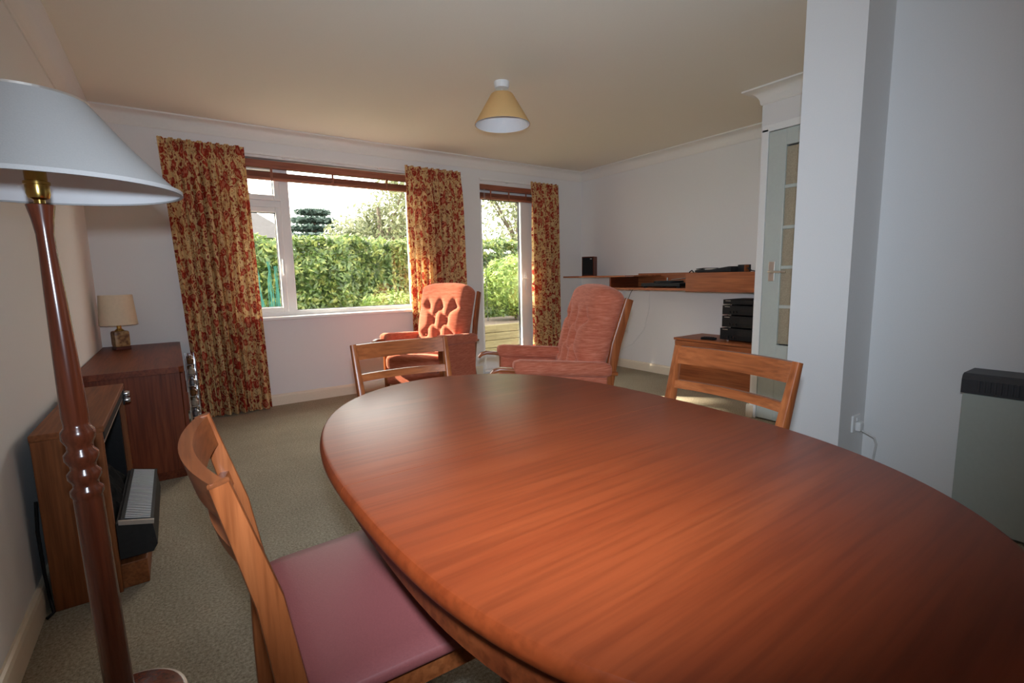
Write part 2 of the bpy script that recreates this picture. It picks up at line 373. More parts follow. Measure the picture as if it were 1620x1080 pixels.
# glazed inner door: door_2
dx = HX - .012
f = MB(); f.box(dx, DY1 - .02, 0, HX + .05, DY1 + .028, DZ + .02, .004); f.box(dx, DY0 - .03, 0, HX + .05, DY0 + .02, DZ + .02, .004); f.box(dx, DY0 - .03, DZ, HX + .05, DY1 + .028, DZ + .05, .004)
d2 = struct('door_2', f, M['upvc'])
l_ = MB(); y1 = DY1 - .022; y0 = DY0 + .022
l_.box(dx + .004, y1 - .125, .01, dx + .045, y1, DZ - .004, .004); l_.box(dx + .004, y0, .01, dx + .045, y0 + .11, DZ - .004, .004)
l_.box(dx + .004, y0 + .11, 1.985, dx + .045, y1 - .125, DZ - .004); l_.box(dx + .004, y0 + .11, .01, dx + .045, y1 - .125, .58)
zb = [.58 + (1.985 - .58) * k / 5 for k in range(6)]
for z in zb[1:-1]: l_.box(dx + .006, y0 + .11, z - .012, dx + .04, y1 - .125, z + .012, .004)
obj('door_leaf', l_, M['doorpaint'], d2)
for a, b in zip(zb, zb[1:]): obj('pane', MB().box(dx + .018, y0 + .11, a + .01, dx + .026, y1 - .125, b - .01), M['obscure'], d2)
hp = obj('handle_plate', MB().box(dx - .004, y1 - .088, 1.045, dx + .004, y1 - .045, 1.185, .002), M['satin'], d2)
h = MB().tube([(dx, y1 - .066, 1.113), (dx - .045, y1 - .066, 1.113), (dx - .05, y1 - .09, 1.113), (dx - .05, y1 - .19, 1.11)], [.010, .008, .008, .006], 10); obj('lever', h, M['satin'], hp)

# ------------------------------------------------------------------ dining table
def outline(inset, k):      # rounded oval, measured from its centre
    out = []
    for i in range(k):
        t = 2 * PI * i / k
        r = .6626 - .1610 * math.cos(2 * t) + .0204 * math.sin(2 * t) + .0135 * math.cos(4 * t) - .0076 * math.sin(4 * t) - inset
        out.append((r * math.cos(t), r * math.sin(t)))
    return out
TX, TY, TZ, TH = .740, .880, .73, -.089
tab = thing('dining_table', 'large oval teak dining table with a bare polished top, nearest the camera', 'table', (TX, TY, 0))
SE = .021      # seam offset (local y)
def half(sign):
    k = MB(); prof = [(.018, -.036), (.006, -.032), (.001, -.025), (0.0, -.017), (.0025, -.008), (.007, -.002), (.013, 0)]
    loops = []
    for o_, z in prof:
        pts = outline(o_, 240)
        q = [(x, y) for x, y in pts if (y - SE) * sign >= 0.0004]
        # order along the arc, starting from the +x seam end for the far half
        q.sort(key=lambda p: math.atan2((p[1] - SE) * sign, p[0]))
        ex = max(x for x, y in pts if abs(y - SE) < .02); en = min(x for x, y in pts if abs(y - SE) < .02)
        q = [(ex, SE + sign * .0005)] + q + [(en, SE + sign * .0005)]
        m_ = 110
        L_ = [0]
        for a_, b_ in zip(q, q[1:]): L_.append(L_[-1] + math.dist(a_, b_))
        res = []
        for i in range(m_ + 1):
            s0 = L_[-1] * i / m_; j = max(0, min(len(q) - 2, next((t for t in range(len(L_) - 1) if L_[t + 1] >= s0 - 1e-9), len(q) - 2)))
            u = (s0 - L_[j]) / max(1e-9, L_[j + 1] - L_[j]); res.append((q[j][0] + (q[j + 1][0] - q[j][0]) * u, q[j][1] + (q[j + 1][1] - q[j][1]) * u, TZ + z))
        loops.append(res)
    return k.loft(loops)
obj('table_leaf', half(1), M['table'], tab, True, .5); obj('table_leaf', half(-1), M['table'], tab, True, .5)
a_ = MB(); lp = []
for o_, z in ((.040, TZ - .105), (.036, TZ - .037), (.062, TZ - .037), (.062, TZ - .105), (.040, TZ - .105)):
    lp.append([(x, y, z) for x, y in outline(o_, 96)])
a_.loft(lp, cap=False); obj('apron', a_, M['teak_x'], tab, True, .5)
for sx, sy in ((-1, 1), (1, 1), (-1, -1), (1, -1)):
    lx, ly = sx * .335, sy * .555; cx = lx * math.cos(TH) - ly * math.sin(TH); cy = lx * math.sin(TH) + ly * math.cos(TH)
    obj('leg', MB().bar([(cx * 1.02, cy * 1.02, 0), (cx, cy, .45), (cx, cy, TZ - .037)], [.034, .058, .062], [.034, .05, .054], (1, 0, 0), .008), M['teak_z'], tab)

# ------------------------------------------------------------------ dining chairs (front faces local -y)
def make_chair(loc, rz, label):
    t = thing('dining_chair', label, 'chair', loc, rz, 'teak dining chairs round the table')
    t['group'] = 'teak dining chairs round the table'
    WB, WT = .198, .212
    for s in (-1, 1):
        obj('leg', MB().bar([(s * WB, .205, 0), (s * WB, .200, .30), (s * WB, .195, .44), (s * (WB + .006), .222, .64), (s * WT, .272, .84)], [.026, .030, .030, .027, .023], [.030, .042, .046, .040, .028], (1, 0, 0), .006), M['chair_z'], t, True, .5)
        obj('leg', MB().bar([(s * .216, -.20, 0), (s * .219, -.20, .30), (s * .219, -.20, .445)], [.024, .032, .034], [.024, .032, .034], (1, 0, 0), .006), M['chair_z'], t, True, .5)
    f = MB(); f.box(-.21, -.214, .385, .21, -.192, .44, .003); f.box(-.19, .182, .385, .19, .204, .44, .003)
    for s in (-1, 1): f.prism([(s * .231, -.19), (s * .209, -.19), (s * .190, .19), (s * .212, .19)], .385, .44)
    obj('seat_frame', f, M['chair_x'], t)
    def crown(p):
        u = p.x / .225; v = (p.y + .0) / .21
        if p.z > .45: p.z += .016 * max(0, 1 - u * u) * max(0, 1 - v * v)
        p.x *= 1 - .20 * (p.y + .05); return p
    obj('seat_pad', MB().rbox(-.248, -.225, .436, .248, .178, .468, .014, 10, crown), M['seatvinyl'], t, True, 1.0)
    def rail(z0, z1, th, bow, y_at, w_):
        pts = []; n_ = 14
        k = MB(); loops = []
        for i in range(n_ + 1):
            u = -1 + 2 * i / n_; b_ = bow * (1 - u * u)
            lo = [(u * w_, y_at(z0) + b_ - th / 2, z0), (u * w_, y_at(z0) + b_ + th / 2, z0), (u * w_, y_at(z1) + b_ + th / 2, z1), (u * w_, y_at(z1) + b_ - th / 2, z1)]
            loops.append(lo)
        return k.loft(loops)
    ya = lambda z: .222 + (z - .64) / .20 * .050
    obj('top_rail', rail(.776, .839, .021, .034, ya, WT - .004), M['chair_x'], t, True, .5)
    obj('back_slat', rail(.685, .715, .016, .034, ya, WB + .004), M['chair_x'], t, True, .5)
    return t
chair = make_chair((.812, 1.785, 0), math.radians(-2), 'teak dining chair at the far end of the table, in front of the window armchair')
c2 = dup(chair, (1.285, .945, 0), math.radians(-95), 'teak dining chair on the right side of the table, in front of the white pier'); c2.scale = (1.07, 1, 1)
c3 = dup(chair, (.300, .972, 0), math.radians(90), 'teak dining chair with maroon seat in the foreground, left of the table')

# ------------------------------------------------------------------ armchairs (front faces local -y)
def make_armchair(loc, rz, label):
    t = thing('armchair', label, 'armchair', loc, rz, 'salmon fireside armchairs')
    RK = math.radians(17)
    def lean(p):   # tilt the back about its foot
        y, z = p.y - .20, p.z - .40; return Vector((p.x, .20 + y * math.cos(RK) + z * math.sin(RK), .40 - y * math.sin(RK) + z * math.cos(RK)))
    btn = [(-.15, .80), (0, .80), (.15, .80), (-.075, .675), (.075, .675), (-.15, .55), (0, .55), (.15, .55)]
    crs = []
    for i, (x, z) in enumerate(btn):
        for x2, z2 in btn[i + 1:]:
            if .10 < math.dist((x, z), (x2, z2)) < .16 and abs(z - z2) > .05: crs.append((x, z, x2, z2))
    for x in (-.15, 0, .15): crs.append((x, .80, x, .845))
    for s in (-1, 1): crs += [(s * .15, .80, s * .25, .79), (s * .15, .55, s * .25, .545)]
    def segd(px, pz, a):
        x, z, x2, z2 = a; dx_, dz_ = x2 - x, z2 - z; u = max(0, min(1, ((px - x) * dx_ + (pz - z) * dz_) / (dx_ * dx_ + dz_ * dz_))); return math.hypot(px - x - u * dx_, pz - z - u * dz_)
    def shape(p):
        u = p.x / .275
        k = max(0, min(1, (.20 - p.y) / .12))            # 1 at the front face, 0 at the rear
        bul = .030 * max(0, 1 - u ** 4) + .022 * max(0, math.sin((p.z - .42) / .62 * PI))
        cr = min(segd(p.x, p.z, a) for a in crs); bt = min(math.dist((p.x, p.z), b) for b in btn)
        dep = .016 * math.exp(-(cr / .020) ** 2) + .042 * math.exp(-(bt / .032) ** 2)
        p.y -= k * (bul - dep)
        # narrower at the bottom, rounded shoulders on top
        p.x *= .92 + .08 * (p.z - .42) / .60
        if p.z > .93: p.z -= .035 * abs(u) ** 3 * (p.z - .93) / .09
        return lean(p)
    bk = obj('back_cushion', MB().rbox(-.284, .075, .42, .284, .225, 1.03, .065, 34, shape), M['salmon'], t, True, 2.0)
    for x, z in btn:
        q = lean(Vector((x * (.92 + .08 * (z - .42) / .60), .068, z))); obj('button', MB().lathe([(.001, -.004), (.008, -.003), (.010, 0), (.008, .003), (.001, .004)], 10, q), M['salmon'], bk, True)
    for s in (-1, 1):
        a_ = lean(Vector((s * .293, .215, .30))); b_ = lean(Vector((s * .293, .222, .975)))
        obj('back_post', MB().bar([(s * .293, .33, 0), (s * .293, .235, .30), a_ * .4 + b_ * .6, b_], [.028, .032, .030, .026], [.035, .060, .060, .050], (1, 0, 0), .008), M['chair_z'], t, True, .5)
        # arm: upholstered pad on a wooden rail that scrolls forward past the pad
        ay = lambda y: .615 - (y + .30) * .075
        arm = MB(); pts = [(s * .305, y, ay(y) - .045) for y in (.31, .10, -.10, -.26)] + [(s * .305, -.33, .578), (s * .305, -.38, .582), (s * .305, -.415, .572), (s * .305, -.435, .552)]
        ar = obj('arm_rail', arm.bar(pts, [.045, .05, .055, .055, .052, .046, .04, .03], [.022, .022, .022, .022, .022, .022, .022, .018], (1, 0, 0), .007), M['chair_y'], t, True, .5)
        def padf(p, s=s):
            p.z += ay(p.y) - .60; return p
        obj('arm_pad', MB().rbox(s * .303 - .050, -.305, .532, s * .303 + .046, .275, .618, .034, 12, padf), M['salmon'], ar, True, 2.0)
        obj('side_panel', MB().box(s * .298 - .030, -.285, .20, s * .298 + .024, .250, .575, .012), M['salmon'], t)
        obj('leg', MB().bar([(s * .305, -.275, 0), (s * .305, -.272, .30), (s * .305, -.268, .562)], [.028, .038, .038], [.030, .040, .042], (1, 0, 0), .007), M['chair_z'], t, True, .5)
    def seatf(p):
        p.z += .014 * max(0, 1 - (p.x / .28) ** 2) * (1 if p.z > .40 else 0) - (p.y + .30) * .06; return p
    obj('seat_cushion', MB().rbox(-.277, -.335, .325, .277, .16, .455, .05, 14, seatf), M['salmon'], t, True, 2.0)
    obj('front_rail', MB().box(-.283, -.275, .20, .283, -.235, .325, .008), M['salmon'], t)
    obj('rear_rail', MB().box(-.270, .20, .22, .270, .225, .30, .004), M['chair_x'], t)
    return t
def face(dx_, dy_): return math.atan2(dx_, -dy_)
armch = make_armchair((1.85, 3.92, 0), -1.056, 'salmon button-back armchair facing left, between the window and the patio door'); armch.scale = (.95, 1, 1.04)
a2 = dup(armch, (1.95, 2.37, 0), -2.01, 'salmon button-back armchair seen from the side, just behind the oval table'); a2.scale = (1.05, 1, 1.03)

# ------------------------------------------------------------------ floor lamp
fl = thing('floor_lamp', 'tall turned mahogany standard lamp with a white coolie shade in the left foreground', 'floor lamp', (-.204, 1.520, 0))
fl.rotation_euler = (math.radians(.6), math.radians(-.8), 0)
obj('base', MB().lathe([(.132, 0), (.136, .006), (.132, .013), (.10, .019), (.05, .028), (.030, .048)], 40), M['lampwood'], fl, True)
obj('base_rim', MB().lathe([(.1325, .0), (.140, .003), (.140, .009), (.1325, .010)], 40, cap=False), M['satin'], fl, True)
obj('pole', MB().lathe([(.034, .04), (.030, .06), (.0295, .30), (.0285, 0.603), (.028, 0.608), (.032, 0.616), (.032, 0.628), (.0245, 0.636), (.0255, 0.646), (.0325, 0.658), (.0325, 0.670), (.0245, 0.680), (.0255, 0.690), (.033, 0.704), (.033, 0.718), (.025, 0.728), (.0255, 0.740), (.033, 0.756), (.032, 0.774), (.025, 0.784), (.0245, 0.792), (.026, 0.808), (.0235, .92), (.0195, 1.08), (.0162, 1.19), (.016, 1.23), (.0195, 1.262), (.025, 1.293), (.022, 1.295)], 28), M['lampwood'], fl, True, .9)
lh = obj('lamp_holder', MB().lathe([(.010, 1.292), (.010, 1.304), (.018, 1.308), (.021, 1.318), (.021, 1.336), (.023, 1.337), (.023, 1.343), (.019, 1.345), (.019, 1.365), (.015, 1.372)], 24), M['brass'], fl, True)
obj('bulb', MB().lathe([(.012, 1.372), (.014, 1.385), (.028, 1.41), (.030, 1.43), (.022, 1.452), (.004, 1.462)], 20), M['white'], lh, True)
sh = MB(); n_ = 64; sh.lathe([(.266, 1.328), (.226, 1.372), (.172, 1.434), (.110, 1.516)], n_, cap=False); ls = obj('lamp_shade', sh, M['shade_w'], fl, True, 2)
obj('lining', MB().lathe([(.2635, 1.329), (.2235, 1.3725), (.1695, 1.4345), (.108, 1.515)], n_, cap=False), M['shade_in'], ls, True, 2)
obj('rim', MB().lathe([(.262, 1.325), (.2685, 1.325), (.2685, 1.334), (.2635, 1.335)], n_, cap=False), M['shade_w'], ls, True)
rg = MB(); rg.lathe([(.106, 1.511), (.1105, 1.513), (.1105, 1.520), (.106, 1.521)], n_, cap=False)
for k in range(3):
    a = k * 2 * PI / 3; rg.tube([(.022 * math.cos(a), .022 * math.sin(a), 1.366), (.108 * math.cos(a), .108 * math.sin(a), 1.513)], .002, 6)
obj('shade_carrier', rg, M['satin'], ls)

# ------------------------------------------------------------------ pendant
pd = thing('pendant_light', 'straw coloured cone pendant shade hanging from the ceiling', 'pendant light', (1.93, 2.84, 0))
obj('ceiling_rose', MB().lathe([(.052, H), (.052, H - .018), (.046, H - .040), (.012, H - .044)], 28), M['white'], pd, True)
obj('cord', MB().tube([(0, 0, H - .042), (0, 0, 2.29)], .0035, 8), M['white'], pd)
ls = obj('lamp_shade', MB().lathe([(.186, 2.128), (.186, 2.135), (.076, 2.318), (.070, 2.324)], 48, cap=False), M['shade_straw'], pd, True)
obj('lining', MB().lathe([(.183, 2.1285), (.183, 2.134), (.073, 2.317)], 48, cap=False), M['shade_in'], ls, True)
hd = MB(); hd.lathe([(.012, 2.30), (.018, 2.295), (.019, 2.24), (.016, 2.235)], 16)
for k in range(3):
    a = k * 2 * PI / 3; hd.tube([(.018 * math.cos(a), .018 * math.sin(a), 2.27), (.074 * math.cos(a), .074 * math.sin(a), 2.315)], .002, 6)
obj('lamp_holder', hd, M['white'], pd, True)

# ------------------------------------------------------------------ left side: sideboard, table lamp, rack, electric fire
sb = thing('sideboard', 'dark teak sideboard in the left corner beside the floral curtain', 'sideboard', (LX, 0, 0))
X1 = .485
obj('carcass', MB().box(.02, 3.30, .05, X1 - .022, 4.70, .615, .002), M['side_z'], sb)
obj('top', MB().prism([(.006, 3.285), (X1 - .025, 3.285), (X1, 3.31), (X1, 4.70), (X1 - .02, 4.722), (.006, 4.722)], .617, .650), M['side_y'], sb)
for k in range(3):
    y0 = 3.305 + k * .465; d_ = obj('door', MB().box(X1 - .021, y0, .055, X1 - .002, y0 + .46, .610, .003), M['side_z'], sb)
    obj('handle', MB().box(X1 - .003, y0 + .40, .30, X1 + .010, y0 + .415, .42, .003), M['side_z'], d_)
obj('plinth', MB().box(.03, 3.32, 0, X1 - .04, 4.68, .05), M['side_y'], sb)
tl = thing('table_lamp', 'small table lamp with cream drum shade and square mottled pottery base on the sideboard', 'table lamp', (-.335, 4.47, .650), math.radians(20))
def mottled():
    m, nt, bs = mat('mottled_pottery'); tc = N(nt, 'ShaderNodeTexCoord'); n = N(nt, 'ShaderNodeTexNoise', Scale=38.0, Detail=4.0); nt.links.new(tc.outputs['Object'], n.inputs['Vector'])
    nt.links.new(ramp(nt, n.outputs['Fac'], [(.38, (.16, .07, .03)), (.5, (.32, .18, .07)), (.65, (.42, .27, .12))]), bs.inputs['Base Color']); bs.inputs['Roughness'].default_value = .4; return m
obj('base', MB().rbox(-.046, -.046, .022, .046, .046, .135, .012, 6), mottled(), tl, True)
obj('foot', MB().box(-.045, -.045, 0, .045, .045, .024, .004), plain('dark_glaze', (.10, .03, .02), .3), tl)
obj('neck', MB().lathe([(.030, .135), (.022, .145), (.014, .152), (.014, .20), (.018, .205), (.018, .24)], 20), M['brass'], tl, True)
ls = obj('lamp_shade', MB().lathe([(.112, .180), (.112, .184), (.098, .388), (.097, .392)], 48, cap=False), M['shade_cream'], tl, True)
obj('lining', MB().lathe([(.110, .181), (.096, .391)], 48, cap=False), M['shade_in'], ls, True)
cr = MB(); cr.lathe([(.016, .232), (.019, .234), (.019, .238), (.016, .24)], 12)
for k in range(3):
    a = k * 2 * PI / 3; cr.tube([(.018 * math.cos(a), .018 * math.sin(a), .236), (.108 * math.cos(a), .108 * math.sin(a), .19)], .0018, 6)
obj('shade_carrier', cr, M['satin'], ls)

rk = thing('storage_rack', 'narrow chrome rack of small trinkets standing against the sideboard by the curtain', 'rack', (.028, 3.86, 0))
f = MB()
for y in (0, .30):
    f.bar([(.005, y, .0), (.005, y, .62)], .012, .006, (0, 1, 0)); f.bar([(.060, y, .0), (.058, y, .62)], .006, .012, (1, 0, 0))
obj('frame', f, M['chrome'], rk)
for k in range(7): obj('shelf', MB().box(.005, 0, .14 + k * .072, .060, .30, .144 + k * .072), M['chrome'], rk)
f = MB(); f.box(.002, -.01, .0, .072, .31, .022, .004); obj('foot', f, M['satin'], rk)
tm = [plain('amber_glass', (.12, .05, .015), .3), plain('pewter', (.3, .3, .31), .35, .9), plain('cream_china', (.28, .22, .16), .4)]
for k in range(7):
    for j in range(2):
        z = .144 + k * .072; q = MB().lathe([(.014, 0), (.020, .006), (.021, .030), (.012, .040), (.011, .052), (.014, .054)], 14)
        o = obj('small_jar', q, tm[(k + j) % 3], None, True, loc=(.028 + .031, 3.90 + j * .15, z))
        tag(o, 'tiny jar or trinket on the narrow chrome rack beside the sideboard', 'jar', 'trinkets on the chrome rack')

ef = thing('electric_fire', 'teak cased electric fire with coal effect bed and chrome slotted front, against left wall', 'electric fire', (-.43, 2.17, 0))
YL = .88
obj('case_side', MB().box(0, 0, .0, .185, .022, .605, .002), M['fire_z'], ef); obj('case_side', MB().box(0, YL - .022, 0, .185, YL, .605, .002), M['fire_z'], ef)
obj('case_top', MB().box(-.002, -.003, .605, .190, YL + .003, .628, .003), M['fire_y'], ef)
obj('plinth', MB().box(.05, .022, 0, .262, YL - .022, .095, .003), M['fire_y'], ef)
obj('back_panel', MB().box(.0, .022, .095, .015, YL - .022, .605), M['black'], ef)
for y_ in (.022, YL - .062): obj('fire_chamber_side', MB().box(.015, y_, .095, .165, y_ + .04, .605), M['black'], ef)
cv = MB(); cv.prism([(.02, .605), (.188, .605), (.188, .575), (.13, .515), (.02, .515)], .022, YL - .022, 'y')
cn = obj('canopy', cv, M['steel_box'], ef)
ct = MB()
for k in range(5): ct.bar([(.183 - k * .011, .03, .562 - k * .011), (.183 - k * .011, YL - .03, .562 - k * .011)], .004, .004)
obj('canopy_trim', ct, M['satin'], cn)
kn = obj('control_plate', MB().box(.186, YL - .08, .535, .192, YL - .028, .604, .001), M['black'], ef)
for z in (.585, .553): obj('knob', MB().tube([(.190, YL - .054, z), (.203, YL - .054, z), (.214, YL - .054, z)], [.013, .014, .011], 16), M['chrome'], kn, True)
bx = MB(); bx.prism([(.188, .125), (.285, .125), (.300, .15), (.292, .235), (.285, .243), (.188, .262)], .0, .62, 'y'); bk = obj('basket', bx, M['steel_box'], ef)
obj('grille_frame', MB().loft([[(x, y, z) for x, y, z in q] for q in ([(.200, .005, .262), (.294, .005, .238), (.294, .615, .238), (.200, .615, .262)], [(.200, .005, .268), (.296, .005, .244), (.296, .615, .244), (.200, .615, .268)])]), M['black'], bk)
for k in range(34):
    y = .032 + k * .0170; obj('grille_bar', MB().bar([(.212, y, .267), (.286, y, .248)], .0055, .002, (0, 1, 0)), M['bright'], bk)
obj('end_trim', MB().loft([[(.195, -.002, .256), (.296, -.002, .232), (.296, .006, .232), (.195, .006, .256)], [(.195, -.002, .272), (.298, -.002, .248), (.298, .006, .248), (.195, .006, .272)]]), M['satin'], bk)
random.seed(3)
def coalf(p):
    v = Vector(p); q = noise.noise(v * 17) * .030 + noise.noise(v * 45) * .010
    u = (p.y - .33) / .30; p.z = max(p.z + q - .06 * u * u - max(0, (p.x - .12)) * 1.1, .2); p.x += noise.noise(v * 23) * .008; return p
obj('coal_bed', MB().rbox(.03, .04, .15, .196, .62, .36, .06, 26, coalf), M['coal'], ef, True, .5)
cb = MB(); cb.tube([(-.008, .01, .40), (-.014, .005, .30), (-.012, .0, .15), (-.01, .01, .05), (.0, -.02, .012), (-.015, -.04, .008)], .005, 8); obj('mains_cable', cb, M['black'], ef, True)

# ------------------------------------------------------------------ curtains, rails, blinds
def curtain(name, label, xt, xb, y, z0, z1, folds, ph, deep=.062):
    nu, nv = 260, 56; bm = bmesh.new(); uvl = bm.loops.layers.uv.new('UVMap'); rnd = random.Random(ph); rows = []
    ks = [(folds * (1 + .0 * i), 0) for i in range(1)]
    wob = [rnd.uniform(-.5, .5) for _ in range(8)]
    width = (xt[1] - xt[0]) * 2.1
    for j in range(nv + 1):
        v = j / nv; z = z1 - (z1 - z0) * v
        hd = math.exp(-((v) / .05) ** 2); body = 1 - math.exp(-(v / .09) ** 2)
        row = []
        for i in range(nu + 1):
            u = i / nu
            uu = u + .012 * math.sin(2 * PI * u * 2.3 + wob[0] * 6) + .010 * math.sin(2 * PI * u * 5.1 + wob[1] * 6) * v
            x = (xt[0] + (xt[1] - xt[0]) * uu) * (1 - v) + (xb[0] + (xb[1] - xb[0]) * uu) * v
            am = deep * (.75 + .35 * math.sin(2 * PI * u * 1.7 + wob[2] * 6)) * body * (.65 + .35 * v)
            s = 2 * abs(math.sin(PI * folds * uu + wob[3] * 3 + .25 * math.sin(3 * v + wob[4] * 4))) ** .75 - 1
            yy = am * s * .9 + .006 * math.sin(2 * PI * folds * 2.37 * u + 3 * v + wob[5] * 5) * body
            yy += .007 * hd * math.sin(2 * PI * folds * 3 * u) + .004 * math.sin(2 * PI * folds * 3 * u) * math.exp(-v / .12)
            x += 0
            row.append(bm.verts.new((x, y - yy, z + .006 * math.sin(2 * PI * folds * u) * (1 if j == 0 else 0))))
        rows.append(row)
    for j in range(nv):
        for i in range(nu):
            f = bm.faces.new((rows[j][i], rows[j][i + 1], rows[j + 1][i + 1], rows[j + 1][i]))
            for lp, (a, b) in zip(f.loops, ((i, j), (i + 1, j), (i + 1, j + 1), (i, j + 1))): lp[uvl].uv = (a / nu * width, -(b / nv) * (z1 - z0))
    # tuck the two leading edges back and give the cloth its thickness
    me = bpy.data.meshes.new(name); bm.to_mesh(me); bm.free(); me.materials.append(M['floral'])
    for p in me.polygons: p.use_smooth = True
    o = bpy.data.objects.new(name, me); COL.objects.link(o)
    return tag(o, label, 'curtain', 'floral curtains')
curtain('curtain', 'red and gold floral curtain on the left of the window, nearest the sideboard', (.012, .585), (.10, .625), 4.655, .012, 2.215, 9, 11)
curtain('curtain', 'red and gold floral curtain between the window and patio door, behind the armchair', (1.985, 2.62), (1.99, 2.65), 4.655, .012, 2.222, 9, 23)
curtain('curtain', 'red and gold floral curtain on the right of the patio door', (3.535, 3.96), (3.54, 3.99), 4.655, .012, 2.205, 7, 37)
for x0, x1, lb in ((.0, 2.66, 'white curtain rail above the wide window'), (2.87, 4.02, 'white curtain rail above the patio door')):
    cr = thing('curtain_rail', lb, 'curtain rail', (x0, D - .055, 2.185)); z = 0
    obj('track', MB().box(0, -.012, -.010, x1 - x0, .012, .012, .003), M['white'], cr)
    for k in range(4): obj('bracket', MB().box(.05 + k * (x1 - x0 - .1) / 3 - .01, .01, -.008, .05 + k * (x1 - x0 - .1) / 3 + .01, .055, .008), M['white'], cr)
def blind(x0, x1, lb, cord_x):
    y = D + .035; b = thing('venetian_blind', lb, 'blind', (x0, y, 0), 0)
    w_ = x1 - x0
    obj('headrail', MB().box(0, -.028, 2.088, w_, .024, 2.150, .003), M['slat_x'], b)
    for k in range(9): obj('slat', MB().box(.004, -.025, 2.014 + k * .0047, w_ - .004, .025, 2.0165 + k * .0047), M['slat_x'], b)
    obj('bottom_rail', MB().box(.002, -.025, 1.990, w_ - .002, .025, 2.012, .003), M['slat_x'], b)
    for fx in (.18, .5, .82):
        obj('ladder_cord', MB().box(w_ * fx - .009, -.0275, 1.985, w_ * fx + .009, -.0255, 2.092), M['slat_z'], b)
    if cord_x is not None:
        c_ = MB(); c_.tube([(cord_x, -.034, 2.09), (cord_x, -.034, .70)], .0016, 6); c_.tube([(cord_x + .012, -.034, 2.09), (cord_x + .010, -.034, .66)], .0016, 6); c_.lathe([(.003, .0), (.008, .01), (.006, .045), (.002, .05)], 10, (cord_x + .010, -.034, .61)); obj('pull_cord', c_, M['cord_w'], b)
blind(WX0 + .01, WX1 - .01, 'terracotta wooden venetian blind gathered up at the top of the window', None)
blind(PX0 + .01, PX1 - .01, 'terracotta wooden venetian blind gathered up over the patio door', .045)
o = obj('doormat', MB().box(2.95, 4.33, 0, 3.60, 4.70, .016, .004), plain('coir_mat', (.26, .21, .15), 1.0, var=.3, bumps=.8, bscale=90)); tag(o, 'brown door mat on the carpet inside the patio door', 'door mat')

# ------------------------------------------------------------------ right wall: shelf unit, cabinet, hi-fi
sx = 3.95
su = thing('wall_shelf_unit', 'long teak wall shelf with drop front box and open record compartment on right wall', 'wall shelf', (0, 0, 0))
b_ = MB(); b_.box(sx + .02, 2.0, 1.098, RX, 2.82, 1.115); b_.box(sx + .02, 2.0, .945, RX, 2.82, .962); b_.box(sx + .02, 2.802, .962, RX, 2.82, 1.098); b_.box(sx + .02, 2.0, .962, RX, 2.018, 1.098)
obj('cupboard_box', b_, M['shelf_y'], su); obj('drop_front', MB().box(sx, 1.998, .943, sx + .019, 2.822, 1.117, .002), M['shelf_y'], su)
obj('compartment_floor', MB().box(sx + .01, 2.822, .952, RX, 3.78, .974, .002), M['shelf_y'], su)
obj('compartment_back', MB().box(RX - .02, 2.822, .974, RX, 3.78, 1.122), M['shelf_y'], su)
obj('end_panel', MB().box(sx + .01, 3.78, .952, RX, 3.80, 1.088), M['side_x'], su)
obj('top_board', MB().prism([(sx + .06, 3.50), (RX, 3.46), (RX, 4.56), (sx, 4.56), (sx, 3.56)], 1.088, 1.104), M['shelf_y'], su)
sp = thing('loudspeaker', 'small bookshelf loudspeaker with black grille on the end of the wall shelf', 'loudspeaker', (4.205, 4.37, 1.104), math.radians(-62))
obj('cabinet', MB().box(-.075, -.058, 0, .075, .075, .232, .002), M['side_z'], sp)
g = obj('grille', MB().box(-.066, -.066, .012, .066, -.057, .222, .003), M['grille_bk'], sp); obj('badge', MB().box(.030, -.068, .200, .054, -.065, .208), M['satin'], g)
rp = thing('record_player', 'low black record player in the open compartment of the wall shelf', 'turntable', (4.165, 3.145, .974))
obj('plinth', MB().box(-.18, -.235, .012, .18, .235, .048, .006), M['black'], rp)
for x in (-.15, .15):
    for y in (-.20, .20): obj('foot', MB().lathe([(.018, 0), (.02, .013)], 12, (x, y, 0)), M['black'], rp)
obj('platter', MB().lathe([(.14, .048), (.145, .052), (.145, .064), (.14, .068)], 40, (0, .03, 0)), M['black'], rp, True)
ta = obj('tonearm', MB().tube([(.12, -.17, .095), (.02, -.16, .092), (-.09, -.07, .078)], .004, 8), M['chrome'], rp); obj('counterweight', MB().tube([(.11, -.17, .095), (.15, -.172, .096)], .014, 12), M['chrome'], ta); obj('pivot', MB().lathe([(.02, .048), (.02, .06), (.012, .062), (.012, .10)], 14, (.10, -.168, 0)), M['black'], rp)
obj('clamp', MB().tube([(.02, .06, .068), (.02, .06, .10)], .010, 12), M['chrome'], rp)
o = obj('cable', MB().tube([(4.13, 2.90, .985), (4.12, 2.92, 1.06), (4.12, 2.90, 1.125), (4.12, 2.875, 1.14), (4.12, 2.86, 1.125), (4.13, 2.85, 1.05), (4.13, 2.843, .985)], .006, 8), M['black'], None, True); tag(o, 'black cable looping up beside the record player', 'cable')
o = obj('headphone_pouch', MB().rbox(4.02, 2.42, 1.117, 4.20, 2.78, 1.143, .012, 12, lambda p: Vector((p.x, p.y, p.z + .028 * max(0, (2.62 - p.y) / .2) * (1 if p.z > 1.13 else .0)))), M['blackmat'], None, True, 2); tag(o, 'flat black cloth pouch lying on top of the shelf box', 'pouch')
k = MB(); k.bar([(4.10, 2.80, 1.150), (4.10, 2.72, 1.158), (4.10, 2.60, 1.155)], .05, .006, (1, 0, 0)); k.bar([(4.10, 2.80, 1.150), (4.10, 2.74, 1.146)], .05, .006, (1, 0, 0))
o = obj('strap', k, M['blackmat']); tag(o, 'stiff black strap sticking out above the black pouch on the shelf', 'strap')
